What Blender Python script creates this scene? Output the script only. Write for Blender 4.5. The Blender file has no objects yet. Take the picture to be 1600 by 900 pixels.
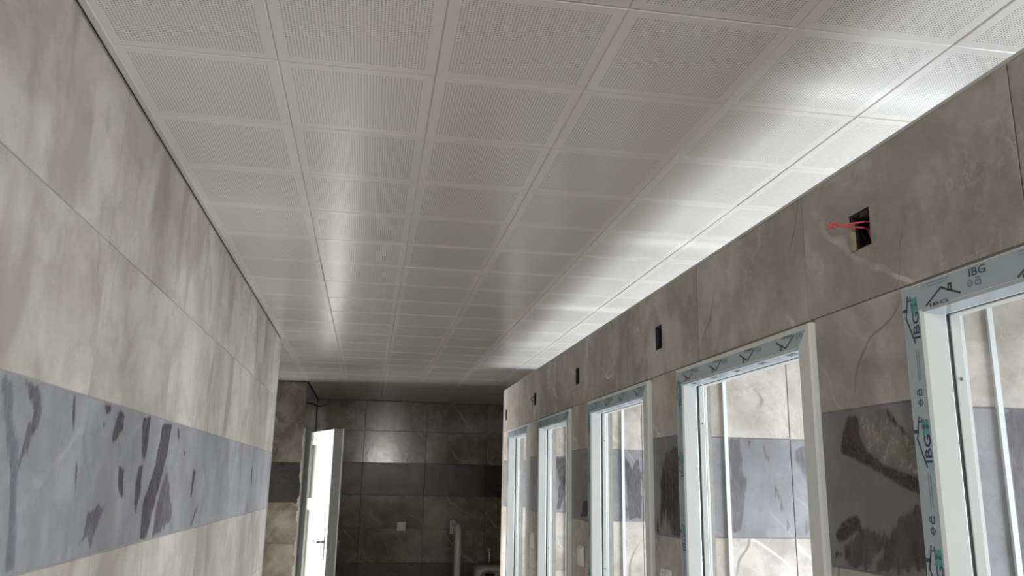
import bpy, bmesh, math, random
from mathutils import Vector, Matrix
random.seed(7)
S = bpy.context.scene
C = S.collection

# ------------------------------------------------------------------ camera
CAM_Z = 1.62
yaw, pitch, roll, FPX = 0.16505884, 0.23305608, 0.0183984457, 1289.03
def cam_axes():
    cy, sy, cp, sp = math.cos(yaw), math.sin(yaw), math.cos(pitch), math.sin(pitch)
    f = Vector((sy*cp, cy*cp, sp)); r = Vector((cy, -sy, 0)); u = r.cross(f)
    c, s = math.cos(roll), math.sin(roll)
    return c*r+s*u, -s*r+c*u, f
r_, u_, f_ = cam_axes()
cd = bpy.data.cameras.new('camera'); cam = bpy.data.objects.new('camera', cd); C.objects.link(cam)
cam.matrix_world = Matrix(((r_.x, u_.x, -f_.x, 0), (r_.y, u_.y, -f_.y, 0), (r_.z, u_.z, -f_.z, CAM_Z), (0, 0, 0, 1)))
cd.sensor_width = 36; cd.lens = FPX/1600*36; cd.clip_start = .02
S.camera = cam

# ------------------------------------------------------------------ sky, daylight at the windows, exposure
w = bpy.data.worlds.new('sky'); S.world = w; w.use_nodes = True
bg = w.node_tree.nodes['Background']; bg.inputs[0].default_value = (.62, .78, 1, 1); bg.inputs[1].default_value = 1.6
S.view_settings.view_transform = 'Standard'; S.view_settings.look = 'None'
S.view_settings.exposure = 1.25; S.view_settings.gamma = 1; S.view_settings.use_curve_mapping = False

def area(name, loc, direction, sx, sy, power, col):
    l = bpy.data.lights.new(name, 'AREA'); l.shape = 'RECTANGLE'; l.size = sx; l.size_y = sy; l.energy = power; l.color = col
    o = bpy.data.objects.new(name, l); C.objects.link(o); o.location = loc
    o.rotation_euler = Vector(direction).to_track_quat('-Z', 'Y').to_euler()
    return o
DOORS = [(.50, 1.261), (1.571, 2.347), (2.607, 3.378), (3.712, 4.447), (4.706, 5.417)]   # near and far outer edges of the cubicle door frames
WIN = [(-.35, .15)] + [((a+b)/2-.27, (a+b)/2+.27) for a, b in DOORS]
for k, (a, b) in enumerate(WIN):
    area('window_daylight', (2.24, (a+b)/2, 1.36), (-1, 0, -.02), b-a-.06, .72, 19 if k > 1 else 13, (.90, .95, 1))
area('end_window_daylight', (.29, -1.24, 2.04), (0, 1, 0), .32, .42, 9, (1, .96, .88))
e_ = area('entrance_daylight', (-2.42, 7.08, 1.05), (1, -.24, -.06), .54, 1.7, 21, (1, .97, .9)); e_.data.spread = math.radians(52)

# ------------------------------------------------------------------ materials
def nt(name):
    m = bpy.data.materials.new(name); m.use_nodes = True
    return m, m.node_tree.nodes, m.node_tree.links, m.node_tree.nodes['Principled BSDF']
def simple(name, col, rough=.5, metal=0, noise=0.0, scale=20, spec=.5):
    m, n, l, b = nt(name)
    b.inputs['Roughness'].default_value = rough; b.inputs['Metallic'].default_value = metal; b.inputs['Specular IOR Level'].default_value = spec
    tc = n.new('ShaderNodeTexCoord'); nz = n.new('ShaderNodeTexNoise'); nz.inputs['Scale'].default_value = scale; nz.inputs['Detail'].default_value = 5
    l.new(tc.outputs['Object'], nz.inputs['Vector'])
    mx = n.new('ShaderNodeMix'); mx.data_type = 'RGBA'
    a = [max(0, c*(1-noise)) for c in col]; d = [min(1, c*(1+noise)) for c in col]
    mx.inputs[6].default_value = (*a, 1); mx.inputs[7].default_value = (*d, 1)
    l.new(nz.outputs['Fac'], mx.inputs[0]); l.new(mx.outputs[2], b.inputs['Base Color'])
    return m
def mathn(n, l, op, a, b=None, c=None, clamp=False):
    q = n.new('ShaderNodeMath'); q.operation = op; q.use_clamp = clamp
    for i, v in enumerate((a, b, c)):
        if v is None: continue
        if isinstance(v, (int, float)): q.inputs[i].default_value = v
        else: l.new(v, q.inputs[i])
    return q.outputs[0]
def mixc(n, l, fac, a, b):
    q = n.new('ShaderNodeMix'); q.data_type = 'RGBA'
    if isinstance(fac, (int, float)): q.inputs[0].default_value = fac
    else: l.new(fac, q.inputs[0])
    for i, v in ((6, a), (7, b)):
        if isinstance(v, tuple): q.inputs[i].default_value = (*v, 1)
        else: l.new(v, q.inputs[i])
    return q.outputs[2]
def ramp(n, l, fac, p0, p1):
    q = n.new('ShaderNodeMapRange'); q.interpolation_type = 'SMOOTHSTEP'
    l.new(fac, q.inputs[0]); q.inputs[1].default_value = p0; q.inputs[2].default_value = p1
    return q.outputs[0]
def tile_mat(name, dark, light, vein, smudge, rough=.38, vein_amt=.7, smudge_amt=.5, streak=(1, 1, 1)):
    m, n, l, b = nt(name)
    tc = n.new('ShaderNodeTexCoord'); oi = n.new('ShaderNodeObjectInfo')
    cm = n.new('ShaderNodeCombineXYZ')
    l.new(mathn(n, l, 'MULTIPLY', oi.outputs['Random'], 91.0), cm.inputs[0]); l.new(mathn(n, l, 'MULTIPLY', oi.outputs['Random'], 37.0), cm.inputs[1]); l.new(mathn(n, l, 'MULTIPLY', oi.outputs['Random'], 61.0), cm.inputs[2])
    va = n.new('ShaderNodeVectorMath'); l.new(tc.outputs['Object'], va.inputs[0]); l.new(cm.outputs[0], va.inputs[1])
    P = va.outputs[0]
    def noise(sc, det=6, dis=0.0, ro=.55, vec=P):
        q = n.new('ShaderNodeTexNoise'); q.inputs['Scale'].default_value = sc; q.inputs['Detail'].default_value = det
        q.inputs['Distortion'].default_value = dis; q.inputs['Roughness'].default_value = ro; l.new(vec, q.inputs['Vector']); return q.outputs['Fac']
    cloud = ramp(n, l, noise(3.4, 9, .35, .63), .36, .65)
    col = mixc(n, l, cloud, dark, light)
    fine = ramp(n, l, noise(26, 5, .4), .3, .75)
    col = mixc(n, l, mathn(n, l, 'MULTIPLY', fine, .30), col, light)
    patch = ramp(n, l, noise(8.5, 9, .15, .68), .47, .62)
    col = mixc(n, l, mathn(n, l, 'MULTIPLY', patch, .38), col, tuple(c*.72 for c in dark))
    web = mathn(n, l, 'SUBTRACT', 1.0, ramp(n, l, mathn(n, l, 'ABSOLUTE', mathn(n, l, 'SUBTRACT', noise(6, 6, 0, .6), .5)), .0, .016))
    col = mixc(n, l, mathn(n, l, 'MULTIPLY', mathn(n, l, 'MULTIPLY', web, ramp(n, l, noise(3.1, 3), .48, .62)), vein_amt*.4), col, vein)
    # pale and dark veins where two noise levels cross
    def wave(rot, sc, dist, ph):
        mp = n.new('ShaderNodeMapping'); mp.inputs['Rotation'].default_value = rot; mp.inputs['Location'].default_value = (ph, ph*2, ph*3); l.new(P, mp.inputs['Vector'])
        q = n.new('ShaderNodeTexWave'); q.inputs['Scale'].default_value = sc; q.inputs['Distortion'].default_value = dist; q.inputs['Detail'].default_value = 3
        q.inputs['Detail Scale'].default_value = 1.6; q.inputs['Detail Roughness'].default_value = .6; l.new(mp.outputs[0], q.inputs['Vector']); return q.outputs['Fac']
    line = mathn(n, l, 'MULTIPLY', ramp(n, l, wave((.5, .6, .7), 1.1, 4.5, 3), .9945, .9999), ramp(n, l, noise(2.6, 3), .45, .60))
    col = mixc(n, l, mathn(n, l, 'MULTIPLY', line, vein_amt), col, vein)
    line2 = mathn(n, l, 'MULTIPLY', ramp(n, l, wave((-.7, .4, .9), .9, 4.5, 7), .9985, .99998), ramp(n, l, noise(2.3, 2), .48, .60))
    col = mixc(n, l, mathn(n, l, 'MULTIPLY', line2, vein_amt*.8), col, tuple(c*.45 for c in dark))
    # wiped construction dust
    mp = n.new('ShaderNodeMapping'); mp.inputs['Scale'].default_value = streak; l.new(P, mp.inputs['Vector'])
    sm = ramp(n, l, noise(4.5, 5, .7, .55, mp.outputs[0]), .50, .66)
    col = mixc(n, l, mathn(n, l, 'MULTIPLY', sm, smudge_amt), col, smudge)
    l.new(col, b.inputs['Base Color'])
    rr = n.new('ShaderNodeMapRange'); l.new(noise(6, 4), rr.inputs[0]); rr.inputs[3].default_value = rough*.75; rr.inputs[4].default_value = rough*1.3
    l.new(rr.outputs[0], b.inputs['Roughness'])
    bp = n.new('ShaderNodeBump'); bp.inputs['Strength'].default_value = .12; bp.inputs['Distance'].default_value = .004
    l.new(noise(9, 5, .5), bp.inputs['Height']); l.new(bp.outputs[0], b.inputs['Normal'])
    return m
M = {}
M['tile'] = tile_mat('grey_marbled_tile', (.33, .302, .268), (.56, .53, .487), (.74, .71, .66), (.33, .30, .263), .42, .8, .55)
M['tile_dusty'] = tile_mat('dusty_grey_tile', (.325, .298, .252), (.445, .418, .368), (.54, .51, .455), (.25, .225, .178), .5, .4, .75, (1, 1, .45))
M['band'] = tile_mat('dark_band_tile', (.030, .027, .025), (.060, .055, .052), (.12, .11, .11), (.02, .018, .017), .28, .25)
M['band_dusty'] = tile_mat('dusty_band_tile', (.185, .183, .193), (.275, .275, .29), (.38, .37, .38), (.16, .148, .152), .45, .35, .7, (1, 1, .4))
M['tile_wall_back'] = tile_mat('clean_grey_tile', (.14, .123, .100), (.29, .263, .223), (.42, .38, .33), (.12, .104, .083), .14)
M['grout'] = simple('grey_grout', (.25, .24, .22), .9, 0, .25, 30)
M['grout_dark'] = simple('dark_grout', (.09, .082, .072), .9, 0, .25, 30)
M['plaster'] = simple('grey_plaster', (.42, .40, .37), .9, 0, .15, 8)
M['floor'] = simple('grey_floor', (.71, .645, .55), .45, 0, .15, 4)
M['pvc'] = simple('white_pvc', (.74, .77, .77), .28, 0, .03, 6)
M['pvc_grey'] = simple('grey_pvc_edge', (.30, .31, .31), .35, 0, .05, 12)
M['gasket'] = simple('grey_gasket', (.16, .18, .185), .6, 0, .1, 30)
M['film'] = simple('blue_grey_protective_film', (.45, .53, .575), .22, 0, .07, 14)
M['navy'] = simple('navy_print', (.035, .06, .15), .5, 0, .1, 30)
M['ink'] = simple('slate_print', (.07, .09, .12), .5, 0, .1, 30)
M['faint'] = simple('faint_print', (.20, .26, .32), .5, 0, .1, 30)
M['teal'] = simple('teal_print', (.09, .40, .36), .5, 0, .08, 30)
M['switch'] = simple('white_switch_plastic', (.78, .78, .75), .3, 0, .03, 30)
M['ceramic'] = simple('white_glazed_ceramic', (.62, .63, .62), .12, 0, .03, 5)
M['chrome'] = simple('chrome', (.8, .8, .8), .12, 1, .03, 8)
M['steel'] = simple('dull_steel', (.28, .28, .27), .35, 1, .1, 20)
M['black'] = simple('black_cable', (.012, .012, .014), .45, 0, .2, 30)
M['red'] = simple('red_wire', (.70, .13, .16), .4, 0, .12, 60)
M['putty'] = simple('yellowish_foam', (.42, .35, .22), .85, 0, .25, 60)
M['boxgrey'] = simple('grey_back_box', (.035, .034, .032), .7, 0, .4, 40)
M['trim'] = simple('white_painted_trim', (.55, .54, .51), .4, 0, .05, 10)
M['gap'] = simple('dark_gap', (.015, .013, .012), .9, 0, .1, 10)
m, n, l, b = nt('frosted_glass'); b.inputs['Base Color'].default_value = (.86, .88, .84, 1); b.inputs['Roughness'].default_value = .38; b.inputs['Transmission Weight'].default_value = .35
nz = n.new('ShaderNodeTexNoise'); nz.inputs['Scale'].default_value = 220; bp = n.new('ShaderNodeBump'); bp.inputs['Strength'].default_value = .3; bp.inputs['Distance'].default_value = .002
l.new(nz.outputs['Fac'], bp.inputs['Height']); l.new(bp.outputs[0], b.inputs['Normal']); M['glass'] = m
m, n, l, b = nt('window_glass'); b.inputs['Roughness'].default_value = .02; b.inputs['Transmission Weight'].default_value = 1
M['clear'] = m

def ceiling_mat():
    m, n, l, b = nt('perforated_white_metal')
    tc = n.new('ShaderNodeTexCoord'); sx = n.new('ShaderNodeSeparateXYZ'); l.new(tc.outputs['Object'], sx.inputs[0])
    p = .0060
    def dots(off):
        ds = []
        for k in (0, 1):
            t = mathn(n, l, 'FRACT', mathn(n, l, 'ADD', mathn(n, l, 'MULTIPLY', sx.outputs[k], 1/p), 100.0+off))
            t = mathn(n, l, 'SUBTRACT', t, .5); ds.append(mathn(n, l, 'MULTIPLY', t, t))
        return mathn(n, l, 'LESS_THAN', mathn(n, l, 'ADD', ds[0], ds[1]), (.00125/p)**2)
    d = dots(.5)
    inx = mathn(n, l, 'LESS_THAN', mathn(n, l, 'ABSOLUTE', sx.outputs[0]), .1275); iny = mathn(n, l, 'LESS_THAN', mathn(n, l, 'ABSOLUTE', sx.outputs[1]), .1275)
    d = mathn(n, l, 'MULTIPLY', d, mathn(n, l, 'MULTIPLY', inx, iny))
    oi = n.new('ShaderNodeObjectInfo')
    base = mixc(n, l, oi.outputs['Random'], (.65, .637, .615), (.69, .677, .655))
    l.new(mixc(n, l, d, base, (.16, .16, .155)), b.inputs['Base Color'])
    b.inputs['Roughness'].default_value = .25; b.inputs['Specular IOR Level'].default_value = .6
    return m
M['ceil'] = ceiling_mat()

def smear_mat(name, col, amt=.85, ragged=.03, stretch=.25):
    m, n, l, b = nt(name)
    b.inputs['Roughness'].default_value = .75
    at = n.new('ShaderNodeAttribute'); at.attribute_name = 'depth'
    tc = n.new('ShaderNodeTexCoord'); mp = n.new('ShaderNodeMapping'); mp.inputs['Scale'].default_value = (1, 1, stretch); l.new(tc.outputs['Object'], mp.inputs['Vector'])
    def noise(sc, det):
        q = n.new('ShaderNodeTexNoise'); q.inputs['Scale'].default_value = sc; q.inputs['Detail'].default_value = det; l.new(mp.outputs[0], q.inputs['Vector']); return q.outputs['Fac']
    f = mathn(n, l, 'ADD', at.outputs['Fac'], mathn(n, l, 'MULTIPLY', mathn(n, l, 'SUBTRACT', noise(55, 6), .5), ragged))
    a = mathn(n, l, 'MULTIPLY', ramp(n, l, f, -.003, .006), mathn(n, l, 'ADD', mathn(n, l, 'MULTIPLY', ramp(n, l, noise(120, 5), .3, .7), amt*.55), amt*.45))
    l.new(a, b.inputs['Alpha'])
    l.new(mixc(n, l, ramp(n, l, noise(30, 4), .3, .7), tuple(c*.75 for c in col), tuple(c*1.3 for c in col)), b.inputs['Base Color'])
    return m
M['sm_dark'] = smear_mat('dark_mortar_smear', (.050, .040, .044), .95, .02)
M['sm_brown'] = smear_mat('brown_mortar_smear', (.062, .050, .044), 1.0, .010, 1)
M['sm_soft'] = smear_mat('soft_wiped_smear', (.090, .080, .085), .75, .05)
M['sm_grey'] = smear_mat('grey_wiped_streak', (.13, .14, .165), .6, .05)
M['sm_faint'] = smear_mat('faint_dirt_smear', (.13, .115, .118), .6, .05)
M['sm_pale'] = smear_mat('pale_sandy_smear', (.33, .31, .29), .75, .012, 1)

# ------------------------------------------------------------------ helpers
def link(name, me, mat, parent=None, loc=None):
    if isinstance(me, bmesh.types.BMesh):
        x = bpy.data.meshes.new(name); bmesh.ops.recalc_face_normals(me, faces=me.faces[:]); me.to_mesh(x); me.free(); me = x
    if mat is not None and not me.materials: me.materials.append(M[mat] if isinstance(mat, str) else mat)
    o = bpy.data.objects.new(name, me); C.objects.link(o)
    if parent is not None: o.parent = parent
    if loc is not None: o.location = loc
    return o
def tag(o, label, cat, group=None, kind=None):
    o['label'] = label; o['category'] = cat
    if group: o['group'] = group
    if kind: o['kind'] = kind
    return o
def empty(name, loc=(0, 0, 0)):
    o = bpy.data.objects.new(name, None); C.objects.link(o); o.location = loc; o.empty_display_size = .05; return o
def box(bm, a, b_):
    vs = [bm.verts.new((x, y, z)) for x in (a[0], b_[0]) for y in (a[1], b_[1]) for z in (a[2], b_[2])]
    for f in ((0, 1, 3, 2), (4, 6, 7, 5), (0, 4, 5, 1), (2, 3, 7, 6), (0, 2, 6, 4), (1, 5, 7, 3)): bm.faces.new([vs[i] for i in f])
def boxobj(name, a, b_, mat, parent=None, bevel=0):
    bm = bmesh.new(); box(bm, a, b_)
    if bevel: bmesh.ops.bevel(bm, geom=bm.edges[:], offset=bevel, segments=2, affect='EDGES')
    return link(name, bm, mat, parent)
def tube(bm, pts, r, n=6):
    pts = [Vector(p) for p in pts]; rings = []
    for i, p in enumerate(pts):
        d = (pts[min(i+1, len(pts)-1)]-pts[max(i-1, 0)]).normalized()
        a = d.orthogonal().normalized() if i == 0 else (a_prev-d*a_prev.dot(d)).normalized()
        a_prev = a; c = d.cross(a)
        rings.append([bm.verts.new(p+r*(math.cos(2*math.pi*k/n)*a+math.sin(2*math.pi*k/n)*c)) for k in range(n)])
    for q, s in zip(rings, rings[1:]):
        for k in range(n): bm.faces.new((q[k], q[(k+1) % n], s[(k+1) % n], s[k]))
    bm.faces.new(rings[0]); bm.faces.new(rings[-1])
def smooth(o):
    for p in o.data.polygons: p.use_smooth = True
    return o
def cells(u0, u1, v0, v1, holes):
    """rectangle minus rectangular holes as a list of rectangles"""
    us = sorted({u0, u1, *[min(max(h[i], u0), u1) for h in holes for i in (0, 1)]})
    vs = sorted({v0, v1, *[min(max(h[i], v0), v1) for h in holes for i in (2, 3)]})
    out = []
    for a, b_ in zip(us, us[1:]):
        for c, d in zip(vs, vs[1:]):
            mu, mv = (a+b_)/2, (c+d)/2
            if not any(h[0] < mu < h[1] and h[2] < mv < h[3] for h in holes): out.append((a, b_, c, d))
    return out
def wall(name, axis, p0, p1, u0, u1, v0, v1, mat, label, holes=()):
    """slab between p0 and p1 on its axis, with real openings"""
    bm = bmesh.new()
    for a, b_, c, d in cells(u0, u1, v0, v1, holes):
        if axis == 'x': box(bm, (p0, a, c), (p1, b_, d))
        else: box(bm, (a, p0, c), (b_, p1, d))
    bmesh.ops.remove_doubles(bm, verts=bm.verts[:], dist=1e-6)
    seen = {}
    for f in bm.faces: seen.setdefault(tuple(round(c, 5) for c in f.calc_center_median()), []).append(f)
    bmesh.ops.delete(bm, geom=[f for fs in seen.values() if len(fs) > 1 for f in fs], context='FACES')
    o = link(name, bm, mat); tag(o, label, 'wall', kind='structure'); return o
_tiles = {}
GAP, TH = .0024, .009
def tile(parent, axis, plane, sg, u0, u1, z0, z1, mat, holes=()):
    """one wall tile: face at plane, sg = the way it looks along its axis"""
    u0, u1, z0, z1 = u0+GAP/2, u1-GAP/2, z0+GAP/2, z1-GAP/2
    hs = [h for h in holes if h[0] < u1 and h[1] > u0 and h[2] < z1 and h[3] > z0]
    cu, cz = (u0+u1)/2, (z0+z1)/2
    cs = cells(u0, u1, z0, z1, hs)
    if not cs or u1-u0 < .004 or z1-z0 < .004: return
    key = (axis, sg, round(u1-u0, 4), round(z1-z0, 4), mat) if not hs else None
    me = _tiles.get(key) if key else None
    if me is None:
        bm = bmesh.new()
        def V(u, t, z): return bm.verts.new((-sg*t, u-cu, z-cz) if axis == 'x' else (u-cu, -sg*t, z-cz))
        for a, b_, c, d in cs:
            e = .0012 if not hs else 0
            q = [(a, c), (b_, c), (b_, d), (a, d)]; i = [(a+e, c+e), (b_-e, c+e), (b_-e, d-e), (a+e, d-e)]
            B = [V(x, TH, y) for x, y in q]; F = [V(x, e, y) for x, y in q]; I = [V(x, 0, y) for x, y in i] if e else F
            bm.faces.new(I); bm.faces.new(B)
            for k in range(4):
                bm.faces.new((B[k], B[(k+1) % 4], F[(k+1) % 4], F[k]))
                if e: bm.faces.new((F[k], F[(k+1) % 4], I[(k+1) % 4], I[k]))
        bmesh.ops.recalc_face_normals(bm, faces=bm.faces[:])
        me = bpy.data.meshes.new('tile'); bm.to_mesh(me); bm.free(); me.materials.append(M[mat])
        if key: _tiles[key] = me
    dp = random.uniform(-.0003, .0003)
    return link('tile', me, None, parent, (plane+dp, cu, cz) if axis == 'x' else (cu, plane+dp, cz))
def tiles(parent, axis, plane, sg, us, zs, matf, holes=()):
    for a, b_ in zip(us, us[1:]):
        for c, d in zip(zs, zs[1:]):
            tile(parent, axis, plane, sg, a, b_, c, d, matf((c+d)/2), holes)
def joints(lo, hi, at, step):
    k = math.ceil((lo+.02-at)/step); out = [lo]
    while at+k*step < hi-.02: out.append(at+k*step); k += 1
    return out+[hi]

CEIL = 2.396
ZL = [0, .27, .57, .87, 1.17, 1.470, 1.766, 2.067, 2.388]          # joints of the left wall
ZB = [0, .27, .57, .87, 1.185, 1.492, 1.797, 2.103, 2.394]         # joints of the back wall
ZF = [0, .23, .53, .83, 1.137, 1.447, 1.755, 2.061, 2.388]         # joints of the wall beside the open door
ZR = [0, .275, .575, .875, 1.175, 1.475, 1.771, 1.968]             # joints of the cubicle front below the lintel row
def mf(zs_band, light, dark): return lambda z: dark if any(a < z < b_ for a, b_ in zs_band) else light

# ------------------------------------------------------------------ room shell
Y0, Y1 = -1.2, 8.3
o = boxobj('floor', (-2.45, Y0-.2, -.1), (2.4, Y1+.2, 0), 'floor'); tag(o, 'pale grey floor below the frame', 'floor', kind='structure')
o = boxobj('ground', (-9, -9, -.25), (9, 16, -.12), 'plaster'); tag(o, 'pale ground outside the building', 'ground', kind='structure')
ceiling = boxobj('ceiling', (-2.45, Y0-.2, CEIL+.016), (2.4, Y1+.2, CEIL+.12), 'gap'); tag(ceiling, 'suspended ceiling of perforated white metal panels', 'ceiling', kind='structure')

WL = wall('wall_left', 'x', -.68, -.525-TH*.22, Y0, 4.742, 0, CEIL+.01, 'grout', 'long tiled wall on the left with a dark grey band')
tiles(WL, 'x', -.525, 1, joints(Y0, 4.75, 1.668, .603), ZL, mf([(1.47, 1.766), (.57, .87)], 'tile_dusty', 'band_dusty'))
boxobj('corner_profile', (-.535, 4.745, 0), (-.522, 4.752, 2.388), 'trim', WL)
wall('wall_recess', 'y', 4.60, 4.742, -2.3, -.68, 0, CEIL+.01, 'grout_dark', 'hidden return wall of the left recess')
wall('wall_entrance', 'x', -2.5, -2.3, 4.6, Y1+.2, 0, CEIL+.01, 'grout_dark', 'outer wall with the daylit entrance opening', [(6.78, 7.38, 0, 2.1)])
WF = wall('wall_recess_back', 'y', 6.84+TH*.22, 6.93, -.92, -.527, 0, CEIL+.01, 'grout_dark', 'narrow tiled wall left of the open white door')
tiles(WF, 'y', 6.84, -1, joints(-.92, -.52, -1.12, .6), ZF, mf([(1.447, 1.755), (.53, .83)], 'tile_wall_back', 'band'))
wall('wall_light_block', 'x', -.92, -.87, 6.93, Y1, 0, CEIL+.01, 'plaster', 'hidden wall added to block entrance light behind the open door')  # unseen wall added to keep entrance light out of the side doorway
DH = (6.935, 7.70, 0, 2.03)
WS = wall('wall_side', 'x', -.64, -.52-TH*.22, 6.93, Y1, 0, CEIL+.01, 'grout_dark', 'short tiled side wall above the open white door', [DH])
tiles(WS, 'x', -.52, 1, [6.845, 7.15, 7.75, 8.296], ZF, mf([(1.447, 1.755), (.53, .83)], 'tile_wall_back', 'band'), [DH])
WB = wall('wall_back', 'y', Y1+TH*.22, Y1+.2, -2.3, 2.3, 0, CEIL+.01, 'grout_dark', 'dark tiled wall at the far end')
tiles(WB, 'y', Y1, -1, joints(-.515, 2.2, -.052, .603), ZB, mf([(1.492, 1.797), (.57, .87)], 'tile_wall_back', 'band'))
wall('wall_outer', 'x', 2.2, 2.4, Y0, Y1, 0, CEIL+.01, 'plaster', 'outer wall behind the cubicles with daylit windows', [(a, b_, 0.98, 1.74) for a, b_ in WIN])
wall('wall_front', 'y', Y0-.2, Y0, -.68, 2.4, 0, CEIL+.01, 'plaster', 'wall behind the viewer with a high window', [(.06, .52, 1.76, 2.28)])

def window(axis, p, u0, u1, v0, v1, n_, label):
    e = empty('window_%d' % n_); tag(e, label, 'window', kind='structure')
    def B(a, b_, c, d, nm, t=.03, mt='pvc'):
        if axis == 'x': boxobj(nm, (p-t, a, c), (p+t, b_, d), mt, e)
        else: boxobj(nm, (a, p-t, c), (b_, p+t, d), mt, e)
    B(u0, u0+.03, v0, v1, 'frame_stile'); B(u1-.03, u1, v0, v1, 'frame_stile'); B(u0+.03, u1-.03, v0, v0+.03, 'frame_rail'); B(u0+.03, u1-.03, v1-.03, v1, 'frame_rail')
for k, (a, b_) in enumerate(WIN): window('x', 2.33, a, b_, 0.98, 1.74, k+1, 'white window in the outer wall of a cubicle')
window('y', -1.34, .06, .52, 1.76, 2.28, 7, 'small high window behind the viewer')

# ------------------------------------------------------------------ cubicle front wall
XR = .907; RT = 2.246; RE = 5.69
BOXES = [(1.352, 1.421, 2.070, 2.144), (2.498, 2.562, 2.052, 2.130), (3.572, 3.640, 2.060, 2.134), (4.552, 4.618, 2.053, 2.122), (5.560, 5.622, 2.040, 2.112)]
holes = [(a, b_, 0, 1.958) for a, b_ in DOORS] + [(-.56, .19, 0, 1.958)] + BOXES
WR = wall('wall_right', 'x', XR+TH*.22, 1.0, Y0, RE-.006, 0, RT-.004, 'grout', 'tiled cubicle front wall with white door frames on the right', holes)
tiles(WR, 'x', XR, -1, joints(Y0, RE, .985, .607), [1.968, RT], lambda z: 'tile', BOXES)
edges = [Y0]+[v for d in DOORS for v in d]+[RE]
BR = mf([(1.475, 1.771), (.575, .875)], 'tile', 'band_dusty')
for k in range(0, len(edges), 2):
    us = [edges[k], edges[k+1]] if k else [Y0, -.56, .19, DOORS[0][0]]
    tiles(WR, 'x', XR, -1, us, ZR, BR, [(-.56, .19, 0, 1.968)])
boxobj('top_profile', (XR-.002, Y0, RT-.002), (1.003, RE, RT+.004), 'trim', WR)
boxobj('corner_profile', (XR-.003, RE-.010, 0), (1.003, RE+.002, RT-.002), 'trim', WR)
PART = [.36, 1.345, 2.426, 3.49, 4.53, 5.50]
PW = {}
for k, y in enumerate(PART):
    th = .10 if k < 5 else .18
    W = PW[k] = wall('wall_partition', 'y', y+TH*.22, y+th, 1.0, 2.2, 0, RT-.004, 'grout',
             ['partition before the nearest cubicle', 'tiled partition seen through the nearest doorway', 'tiled partition seen through the second doorway', 'tiled partition seen through the third doorway', 'tiled partition seen through the fourth doorway', 'tiled partition seen through the farthest doorway'][k])
    xl = 1.128 if k == 1 else 1.077
    xs = [1.0, xl, [1.3, 1.5, 1.290, 1.165, 1.36, 1.3][k], 1.83, 2.2]
    if k: tiles(W, 'y', y, -1, xs, ZR[:-1]+[2.07, RT], BR)
    if k: boxobj('edge_profile', (xl-.005, y-.006, 0), (xl+.006, y+.004, RT-.01), 'pvc', W)

# ------------------------------------------------------------------ ceiling panels
P_ = .3; GX, GY = -.5125, 1.186
def panel_mesh(x0, x1, y0, y1):
    bm = bmesh.new(); nn = 4; e = .0026; hgt = .010
    cx, cy = (x0+x1)/2, (y0+y1)/2
    xs = [x0+e+(x1-x0-2*e)*i/nn for i in range(nn+1)]; ys = [y0+e+(y1-y0-2*e)*i/nn for i in range(nn+1)]
    def sag(x, y):
        a = (x-x0)/(x1-x0); b_ = (y-y0)/(y1-y0); return -.00018*16*a*(1-a)*b_*(1-b_)
    G = [[bm.verts.new((x, y, sag(x, y))) for y in ys] for x in xs]
    for i in range(nn):
        for j in range(nn):
            f = bm.faces.new((G[i][j], G[i+1][j], G[i+1][j+1], G[i][j+1])); f.smooth = True
    loop = [G[i][0] for i in range(nn)]+[G[nn][j] for j in range(nn)]+[G[i][nn] for i in range(nn, 0, -1)]+[G[0][j] for j in range(nn, 0, -1)]
    def out(v, d, z):
        x = v.co.x; y = v.co.y
        x = x0+e-d if abs(x-x0-e) < 1e-6 else x1-e+d if abs(x-x1+e) < 1e-6 else x
        y = y0+e-d if abs(y-y0-e) < 1e-6 else y1-e+d if abs(y-y1+e) < 1e-6 else y
        return bm.verts.new((x, y, z))
    loop = [bm.verts.new(v.co) for v in loop]
    r1 = [out(v, e-.0003, .0017) for v in loop]; n_ = len(loop)
    for k in range(n_): bm.faces.new((loop[k], loop[(k+1) % n_], r1[(k+1) % n_], r1[k]))
    cs = [r1[i*nn] for i in range(4)]
    tp = [bm.verts.new((v.co.x, v.co.y, hgt)) for v in cs]
    for k in range(4):
        seg = [r1[(k*nn+i) % n_] for i in range(nn+1)]
        bm.faces.new(seg+[tp[(k+1) % 4], tp[k]])
    bmesh.ops.recalc_face_normals(bm, faces=bm.faces[:])
    me = bpy.data.meshes.new('ceiling_panel'); bm.to_mesh(me); bm.free(); me.materials.append(M['ceil']); return me
full = panel_mesh(-.15, .15, -.15, .15)
part_back = panel_mesh(-.15, .15, -.15, Y1-(GY+23*P_)-.15-.004)
spots = [(i, j) for i in range(9) for j in range(-3, 24)] + [(i, j) for i in range(-6, 0) for j in range(12, 19)]
for i, j in spots:
    q = link('ceiling_panel', part_back if j == 23 else full, None, ceiling, (GX+(i+.5)*P_, GY+(j+.5)*P_, CEIL+random.uniform(-.0006, .0006)))
    q.rotation_euler = (random.gauss(0, .0012), random.gauss(0, .0012), random.gauss(0, .0006))
o = boxobj('trim_1', (-.5215, Y0, CEIL-.003), (GX+.0035, 4.745, CEIL+.010), 'trim'); tag(o, 'thin white wall angle between left wall and ceiling', 'trim', kind='structure')

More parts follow.
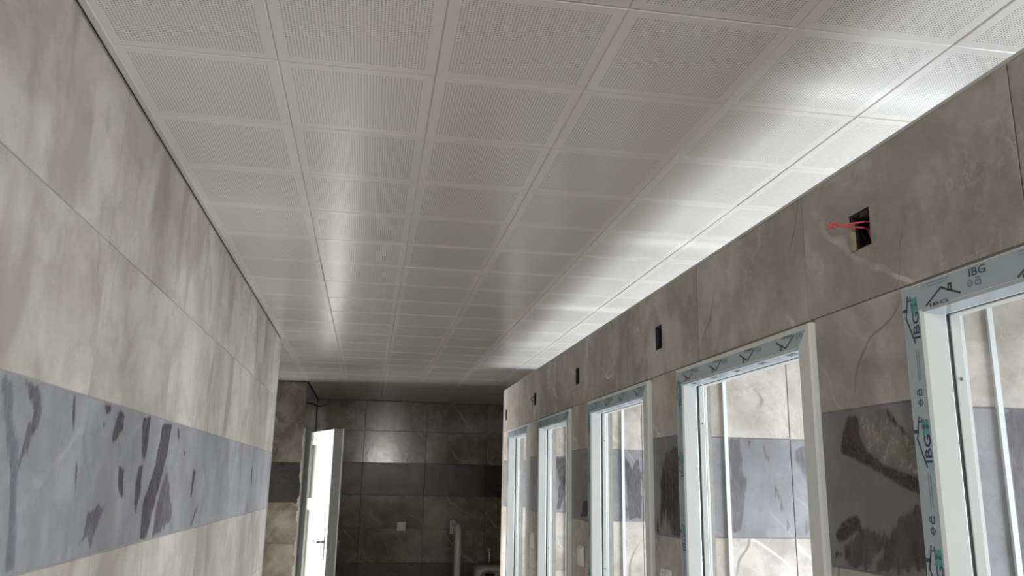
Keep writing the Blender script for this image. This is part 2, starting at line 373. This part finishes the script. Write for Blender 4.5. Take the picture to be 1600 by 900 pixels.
# ------------------------------------------------------------------ printed marks on the protective film
def text2d(body, size, bold=.012):
    cu = bpy.data.curves.new('t', 'FONT'); cu.body = body; cu.size = size; cu.offset = bold*size; cu.resolution_u = 3
    ob = bpy.data.objects.new('t', cu); C.objects.link(ob); bpy.context.view_layer.update()
    dg = bpy.context.evaluated_depsgraph_get(); me = bpy.data.meshes.new_from_object(ob.evaluated_get(dg))
    v = [(p.co.x, p.co.y) for p in me.vertices]; f = [tuple(p.vertices) for p in me.polygons]
    bpy.data.objects.remove(ob); bpy.data.curves.remove(cu); bpy.data.meshes.remove(me)
    return v, f
def stroke(V, F, pts, w_):
    for (x0, y0), (x1, y1) in zip(pts, pts[1:]):
        d = math.hypot(x1-x0, y1-y0); nx, ny = -(y1-y0)/d*w_/2, (x1-x0)/d*w_/2; ex, ey = (x1-x0)/d*w_/2, (y1-y0)/d*w_/2
        k = len(V); V += [(x0+nx-ex, y0+ny-ey), (x0-nx-ex, y0-ny-ey), (x1-nx+ex, y1-ny+ey), (x1+nx+ex, y1+ny+ey)]; F.append((k, k+1, k+2, k+3))
IBG = text2d('IBG', .0225)
TW = max(x for x, y in IBG[0])
SC = .047/TW
def logo():
    V = [(x*SC, y*1.0) for x, y in IBG[0]]; F = list(IBG[1])
    W_ = .074
    stroke(V, F, [(-.004, .014), (.040, .032), (.076, .0235)], .0030)      # roof
    stroke(V, F, [(.053, .030), (.053, .036)], .006)                       # chimney
    stroke(V, F, [(.0685, .024), (.0685, .017), (.074, .017)], .0022)
    VT, FT = [], []
    for a in (0, 1):
        for c in (0, 1):
            x, y = .0505+a*.0092, .0005+c*.0092
            stroke(VT, FT, [(x, y+.004), (x+.008, y+.004)], .0074)
    return (V, F), (VT, FT)
LOGO, LOGO_T = logo()
def roof_only():
    V, F = [], []
    stroke(V, F, [(-.004, .0), (.034, .022), (.052, .014), (.076, .004)], .0036); stroke(V, F, [(.052, .014), (.052, .023), (.058, .023), (.058, .012)], .0034)
    v, f = IBG; k = len(V)
    V += [(x*SC+.002, y*.35-.004) for x, y in v]; F += [tuple(i+k for i in q) for q in f]
    return V, F
def word():
    v, f = IBG; return [(x*SC*.8, y*.8) for x, y in v], list(f)
def smallprint(seed):
    rnd = random.Random(seed); V, F = [], []
    for row in (0, .005):
        x = 0
        while x < .05:
            d = rnd.uniform(.004, .010); stroke(V, F, [(x, row), (x+d, row)], .0013); x += d+.0022
    return V, F
def icon():
    V, F = [], []
    stroke(V, F, [(.0, .006), (.006, .012), (.012, .006), (.006, .0), (.0, .006)], .0016); stroke(V, F, [(.003, .006), (.009, .006)], .0014)
    stroke(V, F, [(.018, .001), (.028, .001), (.028, .007), (.018, .007), (.018, .001)], .0018); stroke(V, F, [(.020, .007), (.020, .012), (.026, .012), (.026, .007)], .0014)
    return V, F
_prints = {}
def put(name, key, art, how, mat, parent, loc):
    k = (key, how, mat)
    if k not in _prints:
        mp = {'up': lambda u, v: (0, -u, v), 'down': lambda u, v: (0, u, -v), 'rise': lambda u, v: (0, v, u), 'soffit': lambda u, v: (v, -u, 0)}[how]
        me = bpy.data.meshes.new(name); me.from_pydata([mp(*p) for p in art[0]], [], art[1]); me.update(); me.materials.append(M[mat]); _prints[k] = me
    return link(name, _prints[k], None, parent, loc)
ROOF, WORD, ICON, SP = roof_only(), word(), icon(), smallprint(3)

# ------------------------------------------------------------------ cubicle door frames
FT = 1.961; XF = .892
PROF = [(0, .966), (0, .897), (.003, XF), (.046, XF), (.0505, .8965), (.0540, .9330), (.0530, .9350)]
GROOVE = [(.0530, .9350), (.0480, .9355), (.0480, .9410), (.0530, .9415)]
PROF2 = [(.0530, .9415), (.0545, .9425), (.0560, .9550), (.0540, .9565), (.0515, .9575), (.0510, .9595), (.0530, .9605), (.0530, .966), (0, .966)]
def sweep(part, prof, yn, yf, closed=False):
    bm = bmesh.new(); A, B = [], []
    for d, x in prof:
        if part == 'far': a, b_ = (x, yf-d, 0), (x, yf-d, FT-d)
        elif part == 'near': a, b_ = (x, yn+d, 0), (x, yn+d, FT-d)
        else: a, b_ = (x, yf-d, FT-d), (x, yn+d, FT-d)
        A.append(bm.verts.new(a)); B.append(bm.verts.new(b_))
    n_ = len(prof)
    for k in range(n_ if closed else n_-1): bm.faces.new((A[k], A[(k+1) % n_], B[(k+1) % n_], B[k]))
    if closed: bm.faces.new(A); bm.faces.new(B)
    return bm
FL = ['white plastic door frame nearest the viewer, lettered blue film on its jamb',
      'second white door frame from the viewer, roof logos along its film-covered head',
      'third white door frame from the viewer, between the two light switches',
      'fourth white door frame from the viewer, second from the far end',
      'farthest and narrowest-looking white door frame, next to the wall end']
for k, (yn, yf) in enumerate(DOORS):
    e = empty('cubicle_door_frame', (0, 0, 0)); tag(e, FL[k], 'door frame', 'white frames of the cubicle doors')
    whole = PROF[:-1]+GROOVE+PROF2[1:-1]
    for part, nm in (('far', 'jamb'), ('near', 'jamb'), ('head', 'head')):
        j = link(nm, sweep(part, whole, yn, yf, True), 'pvc', e)
        g = link('gasket', sweep(part, [(d+.0006 if i in (1, 2) else d, x) for i, (d, x) in enumerate(GROOVE)], yn, yf), 'gasket', j)
        if part == 'near': continue
        lo = .0045 if (part == 'far' or k == 0) else .013
        fp = [(lo, XF-.0004), (.0455, XF-.0004)]
        if part == 'head': fp += [(.0508, .8963), (.0540, .9285)]
        fl = link('protective_film', sweep(part, fp, yn, yf), 'film', j)
        fx = XF-.0008
        if part == 'far':
            z = [1.866, 1.850, 1.83, 1.845, 1.84][k]
            while z > .1:
                put('printed_logo', 'logo', LOGO, 'rise', 'navy', j, (fx, yf-.043, z)); put('printed_window_mark', 'logot', LOGO_T, 'rise', 'teal', j, (fx, yf-.043, z))
                put('small_print', 'sp', SP, 'rise', 'faint', j, (fx, yf-.034, z-.068)); put('printed_icon', 'icon', ICON, 'rise', 'navy' if k == 0 else 'faint', j, (fx, yf-.034, z-.110))
                z -= .203
        else:
            y = yf-.070
            q = 0
            while y > yn+.09:
                if k == 0:
                    put('printed_roof', 'roof', ROOF, 'up', 'ink', j, (fx, y, FT-.043)); put('printed_icon', 'icon', ICON, 'up', 'faint', j, (fx, y-.094, FT-.036))
                    put('small_print', 'sp', SP, 'up', 'faint', j, (fx, y-.002, FT-.013)); put('printed_logo', 'word', WORD, 'up', 'ink', j, (fx, y-.098, FT-.020))
                    y -= .20
                else:
                    put('printed_roof', 'roofd', ROOF, 'down', 'ink', j, (fx, y-.07, FT-.018)); put('printed_icon', 'icon', ICON, 'down', 'faint', j, (fx, y-.11, FT-.017))
                    fz = FT-.0530
                    y -= .19
    # print on the underside of the head, tilted with it
    if k:
        hd = [c for c in e.children if c.name.startswith('head')][0]
        y = yf-.09
        while y > yn+.08:
            p1 = put('printed_logo', 'word', WORD, 'soffit', 'ink', hd, (.9030, y, FT-.0520)); p1.rotation_euler = (0, math.atan2(.0032, .0322), 0)
            p2 = put('small_print', 'sp', SP, 'soffit', 'faint', hd, (.905, y-.06, FT-.0522)); p2.rotation_euler = (0, math.atan2(.0032, .0322), 0)
            y -= .14
    # scuffs and screw heads on the far jamb
    jf = [c for c in e.children if c.name.startswith('jamb')][0]
    for z in (1.80, 1.30, .75):
        bm = bmesh.new(); bmesh.ops.create_cone(bm, cap_ends=True, segments=8, radius1=.0028, radius2=.0028, depth=.0012, matrix=Matrix.Translation((.949, yf-.0555, z)) @ Matrix.Rotation(math.pi/2, 4, 'X'))
        link('screw', bm, 'steel', jf)

# ------------------------------------------------------------------ electrical boxes above the doors
BLAB = ['open electrical box with red wires sticking out, nearest of the row', 'second open electrical box from the viewer, above the second pier',
        'third electrical box hole from the viewer, above the third pier', 'fourth electrical box hole from the viewer with a bent wire', 'last small electrical box hole beside the wall end']
for k, (a, b_, c, d) in enumerate(BOXES):
    e = empty('electrical_box', (0, 0, 0)); tag(e, BLAB[k], 'electrical box', 'open boxes above the cubicle doors')
    bm = bmesh.new(); x0, x1, t = XR+.004, XR+.045, .004
    box(bm, (x1-.003, a, c), (x1, b_, d))
    for q in (((x0, a, c), (x1-.003, a+t, d)), ((x0, b_-t, c), (x1-.003, b_, d)), ((x0, a+t, c), (x1-.003, b_-t, c+t)), ((x0, a+t, d-t), (x1-.003, b_-t, d))): box(bm, *q)
    link('box_shell', bm, 'boxgrey', e)
    bm = bmesh.new()
    for q in range(5):
        y = a+.012+(b_-a-.024)*q/4; z = c+.01
        tube(bm, [(x1-.004, y, z), (x1-.018, y+random.uniform(-.01, .01), z+.02), (x1-.022, y+random.uniform(-.012, .012), z+.035), (x1-.010, y+random.uniform(-.008, .008), d-.012)], .0028, 5)
    smooth(link('black_wires', bm, 'black', e))
    if k == 0:
        boxobj('mortar_lip', (XR-.001, b_-.011, c+.002), (XR+.007, b_-.0005, d-.014), 'putty', e, .001)
        bm = bmesh.new(); box(bm, (XR-.001, a+.008, d-.014), (XR+.012, a+.028, d-.0045)); link('mounting_lug', bm, 'boxgrey', e)
        ym, zm = (a+b_)/2, (c+d)/2
        for q, (dy, dz) in enumerate(((.010, .004), (-.006, .014))):
            bm = bmesh.new()
            tube(bm, [(x1-.006, ym-.012+dy, zm-.004+dz), (XR+.01, ym-.004+dy*.5, zm+.002+dz), (XR-.02, ym+dy*.2, zm+.004+dz*.5), (XR-.042, ym, zm+.006), (XR-.055, ym+.003*(1-2*q), zm+.008+.003*q), (XR-.063, ym, zm+.005-.004*q), (XR-.070, ym-.002, zm+.009-.012*q)], .0019, 6)
            smooth(link('red_wire', bm, 'red', e))
        bm = bmesh.new(); tube(bm, [(XR-.052, ym-.004, zm+.002), (XR-.054, ym, zm+.011), (XR-.058, ym+.004, zm+.010), (XR-.057, ym+.003, zm+.002), (XR-.052, ym-.004, zm+.003)], .0020, 6); smooth(link('red_wire', bm, 'red', e))
        bm = bmesh.new(); tube(bm, [(x1-.008, a+.014, c+.012), (XR+.012, a+.018, c+.016), (XR+.008, a+.014, c+.028), (XR+.016, a+.012, c+.040), (x1-.008, a+.012, c+.05)], .0024, 6); smooth(link('red_wire', bm, 'red', e))
    if k == 3:
        bm = bmesh.new(); tube(bm, [(x1-.006, (a+b_)/2, d-.02), (XR-.012, b_-.010, d-.022), (XR-.020, b_-.004, d-.034), (XR-.006, (a+b_)/2, c+.014), (x1-.008, (a+b_)/2, c+.01)], .002, 6); smooth(link('black_wires', bm, 'black', e))

# ------------------------------------------------------------------ light switches
def switch(loc, normal, label):
    e = empty('light_switch', loc); tag(e, label, 'light switch', 'white light switches')
    bm = bmesh.new(); box(bm, (0, -.041, -.041), (.010, .041, .041)); bmesh.ops.bevel(bm, geom=bm.edges[:], offset=.003, segments=2, affect='EDGES'); link('plate', bm, 'switch', e)
    bm = bmesh.new()
    vs = [(.0095, -.026, -.030), (.0095, .026, -.030), (.0095, .026, .030), (.0095, -.026, .030), (.0115, -.026, -.030), (.0115, .026, -.030), (.0165, .026, .030), (.0165, -.026, .030)]
    V = [bm.verts.new(v) for v in vs]
    for f in ((0, 1, 2, 3), (4, 5, 6, 7), (0, 1, 5, 4), (1, 2, 6, 5), (2, 3, 7, 6), (3, 0, 4, 7)): bm.faces.new([V[i] for i in f])
    link('rocker', bm, 'switch', e)
    e.rotation_euler = (0, 0, normal); return e
switch((XR-.0005, 2.495, 1.338), math.pi, 'white light switch between the second and third door frames')
switch((XR-.0005, 3.528, 1.332), math.pi, 'white rocker switch between the third and fourth door frames')
switch((XR-.0005, 4.583, 1.323), math.pi, 'small white switch between the two farthest door frames')
switch((.347, Y1-.0005, 1.203), -math.pi/2, 'white square switch plate on the far dark wall')

# ------------------------------------------------------------------ the open white door
hx, hy, fx_, fy_ = -.500, 6.95, -.262, 6.30
dv = Vector((fx_-hx, fy_-hy, 0)); LW = dv.length; dv.normalize(); nv = Vector((-dv.y, dv.x, 0)) ; T_ = .068
if nv.x < 0: nv = -nv
door = empty('door_1', (hx, hy, 0)); tag(door, 'open white plastic door with frosted upper pane, lit by daylight', 'door', kind='structure')
door.matrix_world = Matrix(((dv.x, nv.x, 0, hx), (dv.y, nv.y, 0, hy), (0, 0, 1, 0), (0, 0, 0, 1)))
def dbox(name, u0, u1, t0, t1, z0, z1, mat, par=None, bev=.003):
    return boxobj(name, (u0, t0, z0), (u1, t1, z1), mat, par or door, bev)
SW = .115
st = dbox('stile', 0, SW, 0, T_, .012, 1.99, 'pvc'); sf = dbox('stile', LW-SW, LW, 0, T_, .012, 1.99, 'pvc')
tr = dbox('rail', SW, LW-SW, 0, T_, 1.89, 1.99, 'pvc'); dbox('rail', SW, LW-SW, 0, T_, 1.395, 1.485, 'pvc'); dbox('rail', SW, LW-SW, 0, T_, .012, .125, 'pvc')
dbox('pane', SW, LW-SW, .026, .040, 1.485, 1.89, 'glass', None, 0)
dbox('lower_panel', SW, LW-SW, .020, .046, .125, 1.395, 'pvc', None, 0)
dbox('edge_strip', LW-.0005, LW+.0015, .004, T_-.004, .012, 1.988, 'pvc_grey', sf, 0)
dbox('edge_lip', LW-.012, LW+.004, T_-.001, T_+.009, .012, 1.996, 'pvc', sf, .001)
dbox('lock_plate', LW+.001, LW+.0035, .022, .046, 1.06, 1.26, 'steel', sf, .001)
for sg, t in ((-1, 0), (1, T_)):
    hd = dbox('handle', LW-.072, LW-.040, min(t, t+sg*.008), max(t, t+sg*.008), 1.06, 1.28, 'steel', None, .003)
    bm = bmesh.new(); tube(bm, [(LW-.056, t+sg*.006, 1.19), (LW-.056, t+sg*.045, 1.19), (LW-.066, t+sg*.052, 1.19), (LW-.17, t+sg*.052, 1.186)], .0095, 8); smooth(link('lever', bm, 'steel', hd))
for z in (.3, 1.0, 1.75):
    bm = bmesh.new(); tube(bm, [(-.006, T_+.004, z-.045), (-.006, T_+.004, z+.045)], .009, 8); smooth(link('hinge', bm, 'pvc', door))
for q in range(4):
    V, F = [], []
    for a in LOGO[0]: V.append((SW+.02+q*.115+a[0]*.9, -.0006, 1.925+a[1]))
    me = bpy.data.meshes.new('printed_logo'); me.from_pydata(V, [], LOGO[1]); me.materials.append(M['faint']); link('printed_logo', me, None, tr)
fr = empty('door_2', (0, 0, 0)); tag(fr, 'white plastic frame in the side wall behind the open door', 'door frame', kind='structure')
boxobj('jamb', (-.60, 6.937, 0), (-.512, 6.985, 1.985), 'pvc', fr, .003); boxobj('jamb', (-.60, 7.652, 0), (-.512, 7.698, 1.985), 'pvc', fr, .003); boxobj('head', (-.60, 6.937, 1.985), (-.512, 7.698, 2.028), 'pvc', fr, .003)
# chipped plaster along the corner of the wall beside the door
for z0, z1, w_ in ((1.60, 1.78, .010), (1.42, 1.50, .012), (1.30, 1.39, .015), (1.86, 1.98, .009), (1.05, 1.16, .010), (.9, .98, .012)):
    bm = bmesh.new(); n_ = 7
    pts = [(-.5205+random.uniform(0, .002), z0+(z1-z0)*i/n_) for i in range(n_+1)]
    A = [bm.verts.new((-.513, 6.838, z)) for x, z in pts]; B = [bm.verts.new((-.5205-w_*random.uniform(.3, 1)*(0 if i in (0, n_) else 1), 6.8375, z)) for i, (x, z) in enumerate(pts)]; D = [bm.verts.new((-.513, 6.862, z)) for x, z in pts]
    for i in range(n_): bm.faces.new((A[i], A[i+1], B[i+1], B[i])); bm.faces.new((A[i], D[i], D[i+1], A[i+1]))
    link('plaster_chip', bm, 'plaster', WF)
e = empty('cable', (-.51, 7.05, 2.24)); tag(e, 'black cable stub poking from the side wall above the open door', 'cable')
for q in range(2):
    bm = bmesh.new(); tube(bm, [(-.012, 0, 0), (.03, .02, -.006+.01*q), (.07, .10-.05*q, -.016), (.105+.02*q, .16, -.010+.012*q)], .0042, 6); smooth(link('wire', bm, 'black', e))

# ------------------------------------------------------------------ far wall fittings
d_ = empty('urinal_divider', (.86, Y1, .3)); tag(d_, 'upright white ceramic divider on the far wall beside the urinal', 'divider')
bm = bmesh.new(); pr = [(0, .0), (-.22, .02), (-.33, .10), (-.355, .25), (-.35, .80), (-.33, .90), (-.28, .925), (0, .945)]
A = [bm.verts.new((-.018, y, z)) for y, z in pr]; B = [bm.verts.new((.018, y, z)) for y, z in pr]
bm.faces.new(A); bm.faces.new(B)
for k in range(len(pr)): bm.faces.new((A[k], A[(k+1) % len(pr)], B[(k+1) % len(pr)], B[k]))
bmesh.ops.bevel(bm, geom=[e_ for e_ in bm.edges], offset=.004, segments=1, affect='EDGES'); link('panel', bm, 'ceramic', d_)
bm = bmesh.new(); tube(bm, [(0, y, z) for y, z in pr[1:]], .034, 8); smooth(link('rounded_rim', bm, 'ceramic', d_))
boxobj('wall_bracket', (-.045, -.03, .84), (-.015, 0, .965), 'switch', d_, .003)
u = empty('urinal', (1.20, Y1, 0)); tag(u, 'white ceramic urinal with rounded top under the flush valve', 'urinal')
def ring(bm, y, z0, z1, hw, rr, n_=6):
    pts = []
    for cx, cz, a0 in ((hw-rr, z1-rr, 0), (-hw+rr, z1-rr, 90), (-hw+rr, z0+rr, 180), (hw-rr, z0+rr, 270)):
        for q in range(n_+1):
            a = math.radians(a0+90*q/n_); pts.append(bm.verts.new((cx+rr*math.cos(a), y, cz+rr*math.sin(a))))
    return pts
bm = bmesh.new()
R = [ring(bm, 0, .30, .875, .165, .07), ring(bm, -.20, .34, .872, .168, .09), ring(bm, -.27, .36, .862, .16, .10), ring(bm, -.295, .38, .845, .145, .10), ring(bm, -.285, .40, .825, .125, .09), ring(bm, -.20, .42, .81, .115, .09), ring(bm, -.10, .45, .79, .10, .08)]
for a, b_ in zip(R, R[1:]):
    for k in range(len(a)): bm.faces.new((a[k], a[(k+1) % len(a)], b_[(k+1) % len(a)], b_[k]))
bm.faces.new(R[0]); bm.faces.new(R[-1]); smooth(link('bowl', bm, 'ceramic', u))
boxobj('spreader_slot', (-.045, -.125, .765), (.045, -.096, .782), 'gap', u, .003)
v = empty('flush_valve', (1.20, Y1, .99)); tag(v, 'small chrome flush valve on the far wall above the urinal', 'flush valve')
bm = bmesh.new(); bmesh.ops.create_cone(bm, cap_ends=True, segments=16, radius1=.032, radius2=.028, depth=.012, matrix=Matrix.Translation((0, -.007, 0)) @ Matrix.Rotation(math.pi/2, 4, 'X')); smooth(link('rosette', bm, 'chrome', v))
bm = bmesh.new(); tube(bm, [(0, -.01, 0), (0, -.05, 0), (0, -.06, -.015), (0, -.06, -.10), (0, -.06, -.112)], .010, 8); smooth(link('spout', bm, 'chrome', v))
bm = bmesh.new(); bmesh.ops.create_uvsphere(bm, u_segments=10, v_segments=8, radius=.018, matrix=Matrix.Translation((0, -.062, .008))); smooth(link('button', bm, 'chrome', v))

# ------------------------------------------------------------------ mortar smears left on the band tiles
def smear(parent, axis_x, sg, pts, mat, pad=.012, axis='x'):
    """flat stain on a tile: a small grid whose 'depth' attribute is the signed distance inside the outline"""
    def sd(y, z):
        d = 9; inside = False
        for (ay, az), (by, bz) in zip(pts, pts[1:]+pts[:1]):
            ey, ez = by-ay, bz-az; t = max(0, min(1, ((y-ay)*ey+(z-az)*ez)/(ey*ey+ez*ez+1e-12)))
            d = min(d, math.hypot(y-ay-t*ey, z-az-t*ez))
            if (az > z) != (bz > z) and y < (by-ay)*(z-az)/(bz-az)+ay: inside = not inside
        return d if inside else -d
    ys = [p[0] for p in pts]; zs = [p[1] for p in pts]
    y0, y1 = min(ys)-pad, max(ys)+pad
    bz0, bz1 = (1.473, 1.764) if sg > 0 else (1.478, 1.768)
    z0, z1 = max(min(zs)-pad, bz0), min(max(zs)+pad, bz1)
    ny, nz_ = max(4, min(26, int((y1-y0)/.005))), max(4, min(26, int((z1-z0)/.008)))
    cy, cz = (y0+y1)/2, (z0+z1)/2
    V = [(y0+(y1-y0)*i/ny, z0+(z1-z0)*j/nz_) for i in range(ny+1) for j in range(nz_+1)]
    D = [sd(*v_) for v_ in V]
    F = []
    for i in range(ny):
        for j in range(nz_):
            q = (i*(nz_+1)+j, (i+1)*(nz_+1)+j, (i+1)*(nz_+1)+j+1, i*(nz_+1)+j+1)
            if max(D[k] for k in q) > -pad: F.append(q)
    me = bpy.data.meshes.new('mortar_smear'); me.from_pydata([(0, y-cy, z-cz) if axis == 'x' else (y-cy, 0, z-cz) for y, z in V], [], F)
    at = me.attributes.new('depth', 'FLOAT', 'POINT'); at.data.foreach_set('value', D)
    smear.k += 1; p_ = axis_x+sg*(.0005+.00004*(smear.k % 20))
    return link('mortar_smear', me, mat, parent, (p_, cy, cz) if axis == 'x' else (cy, p_, cz))
smear.k = 0
LS = [
('sm_dark', [(1.588, 1.761), (1.597, 1.762), (1.612, 1.728), (1.622, 1.695), (1.612, 1.698), (1.596, 1.727)]),
('sm_dark', [(1.643, 1.650), (1.658, 1.640), (1.680, 1.579), (1.669, 1.588)]),
('sm_dark', [(1.766, 1.757), (1.809, 1.763), (1.820, 1.752), (1.797, 1.740)]),
('sm_dark', [(1.772, 1.726), (1.785, 1.727), (1.793, 1.717), (1.782, 1.714)]),
('sm_dark', [(1.873, 1.761), (1.916, 1.747), (1.918, 1.721), (1.889, 1.704), (1.856, 1.683), (1.841, 1.697), (1.856, 1.732)]),
('sm_dark', [(1.916, 1.645), (1.955, 1.638), (1.976, 1.584), (1.968, 1.568), (1.929, 1.599)]),
('sm_dark', [(2.062, 1.755), (2.130, 1.763), (2.138, 1.711), (2.123, 1.648), (2.086, 1.681)]),
('sm_dark', [(2.080, 1.648), (2.107, 1.648), (2.121, 1.582), (2.098, 1.538), (2.072, 1.561), (2.064, 1.604)]),
('sm_dark', [(2.256, 1.755), (2.363, 1.760), (2.342, 1.677), (2.285, 1.579), (2.219, 1.474), (2.162, 1.474), (2.153, 1.559), (2.229, 1.645)]),
('sm_soft', [(2.361, 1.640), (2.468, 1.538), (2.496, 1.511), (2.313, 1.474), (2.283, 1.474), (2.297, 1.555)]),
('sm_soft', [(1.749, 1.551), (1.864, 1.568), (1.819, 1.525), (1.804, 1.489), (1.756, 1.502), (1.733, 1.490), (1.716, 1.498), (1.744, 1.513)]),
('sm_dark', [(2.431, 1.760), (2.459, 1.747), (2.469, 1.714), (2.439, 1.733)]),
('sm_dark', [(2.703, 1.652), (2.740, 1.638), (2.716, 1.559), (2.694, 1.566)]),
('sm_dark', [(2.853, 1.549), (2.762, 1.474), (2.736, 1.474), (2.806, 1.528)]),
('sm_dark', [(2.543, 1.694), (2.569, 1.695), (2.561, 1.684), (2.539, 1.683)]),
('sm_dark', [(4.004, 1.673), (4.037, 1.673), (4.063, 1.586), (4.026, 1.592)]),
('sm_grey', [(1.280, 1.761), (1.321, 1.752), (1.357, 1.691), (1.394, 1.631), (1.436, 1.474), (1.400, 1.477), (1.370, 1.613), (1.320, 1.699)]),
('sm_soft', [(1.367, 1.761), (1.425, 1.760), (1.438, 1.727), (1.465, 1.723), (1.441, 1.692), (1.410, 1.650), (1.394, 1.631), (1.393, 1.667), (1.423, 1.714)]),
]
for mt, p in LS: smear(WL, -.525, 1, p, mt)
RS = [
('sm_pale', [(1.433, 1.758), (1.366, 1.766), (1.319, 1.729), (1.271, 1.693), (1.271, 1.641), (1.363, 1.665), (1.417, 1.690), (1.438, 1.722)]),
('sm_brown', [(1.477, 1.756), (1.436, 1.759), (1.438, 1.722), (1.420, 1.692), (1.369, 1.665), (1.266, 1.639), (1.266, 1.612), (1.334, 1.629), (1.394, 1.654), (1.461, 1.676), (1.508, 1.689), (1.501, 1.721)]),
('sm_dark', [(1.363, 1.767), (1.346, 1.759), (1.319, 1.732), (1.270, 1.698), (1.271, 1.688), (1.336, 1.733)]),
('sm_brown', [(1.549, 1.536), (1.525, 1.555), (1.495, 1.572), (1.462, 1.573), (1.455, 1.552), (1.493, 1.535), (1.537, 1.518)]),
('sm_soft', [(1.553, 1.502), (1.484, 1.505), (1.485, 1.498), (1.551, 1.493)]),
('sm_soft', [(1.341, 1.578), (1.286, 1.593), (1.269, 1.568), (1.275, 1.493), (1.431, 1.477), (1.389, 1.521)]),
('sm_soft', [(1.445, 1.556), (1.370, 1.536), (1.450, 1.477), (1.502, 1.477), (1.524, 1.511)]),
('sm_soft', [(2.480, 1.730), (2.387, 1.737), (2.355, 1.683), (2.372, 1.478), (2.447, 1.477), (2.503, 1.570), (2.543, 1.613), (2.516, 1.679)]),
('sm_dark', [(2.582, 1.538), (2.564, 1.478), (2.590, 1.478)]),
('sm_dark', [(3.508, 1.554), (3.409, 1.562), (3.391, 1.509), (3.449, 1.493), (3.558, 1.488), (3.529, 1.509)]),
]
for q in range(7):
    y = 2.37+.024*q; RS.append(('sm_dark', [(y, 1.70-.02*(q % 3)), (y+.008, 1.69), (y+.012+.004*q, 1.55), (y+.006+.004*q, 1.50+.02*(q % 2)), (y-.002, 1.56)]))
for mt, p in RS: smear(WR, XR, -1, p, mt)
# dirt on the band tiles inside the cubicles
def px(k, pts, mt): smear(PW[k], PART[k], -1, pts, mt, .012, 'y')
px(1, [(1.136, 1.766), (1.19, 1.766), (1.20, 1.60), (1.17, 1.48), (1.136, 1.48)], 'sm_faint')
px(2, [(1.085, 1.766), (1.125, 1.766), (1.135, 1.62), (1.12, 1.50), (1.085, 1.49)], 'sm_faint')
px(2, [(1.30, 1.74), (1.38, 1.766), (1.42, 1.60), (1.40, 1.49), (1.33, 1.49), (1.345, 1.62)], 'sm_faint')
px(2, [(1.145, 1.766), (1.165, 1.766), (1.155, 1.745)], 'sm_dark')
px(2, [(1.195, 1.755), (1.202, 1.755), (1.275, 1.50), (1.267, 1.50)], 'sm_faint')
px(3, [(1.085, 1.75), (1.12, 1.69), (1.155, 1.766), (1.160, 1.49), (1.095, 1.482), (1.09, 1.60)], 'sm_soft')
px(3, [(1.170, 1.72), (1.23, 1.766), (1.25, 1.60), (1.20, 1.52), (1.170, 1.56)], 'sm_faint')
px(4, [(1.010, 1.766), (1.07, 1.766), (1.065, 1.60), (1.05, 1.50), (1.03, 1.49), (1.04, 1.62)], 'sm_soft')
px(4, [(1.085, 1.74), (1.15, 1.766), (1.16, 1.52), (1.10, 1.56)], 'sm_faint')
px(5, [(1.03, 1.70), (1.06, 1.70), (1.06, 1.685), (1.03, 1.685)], 'sm_dark')
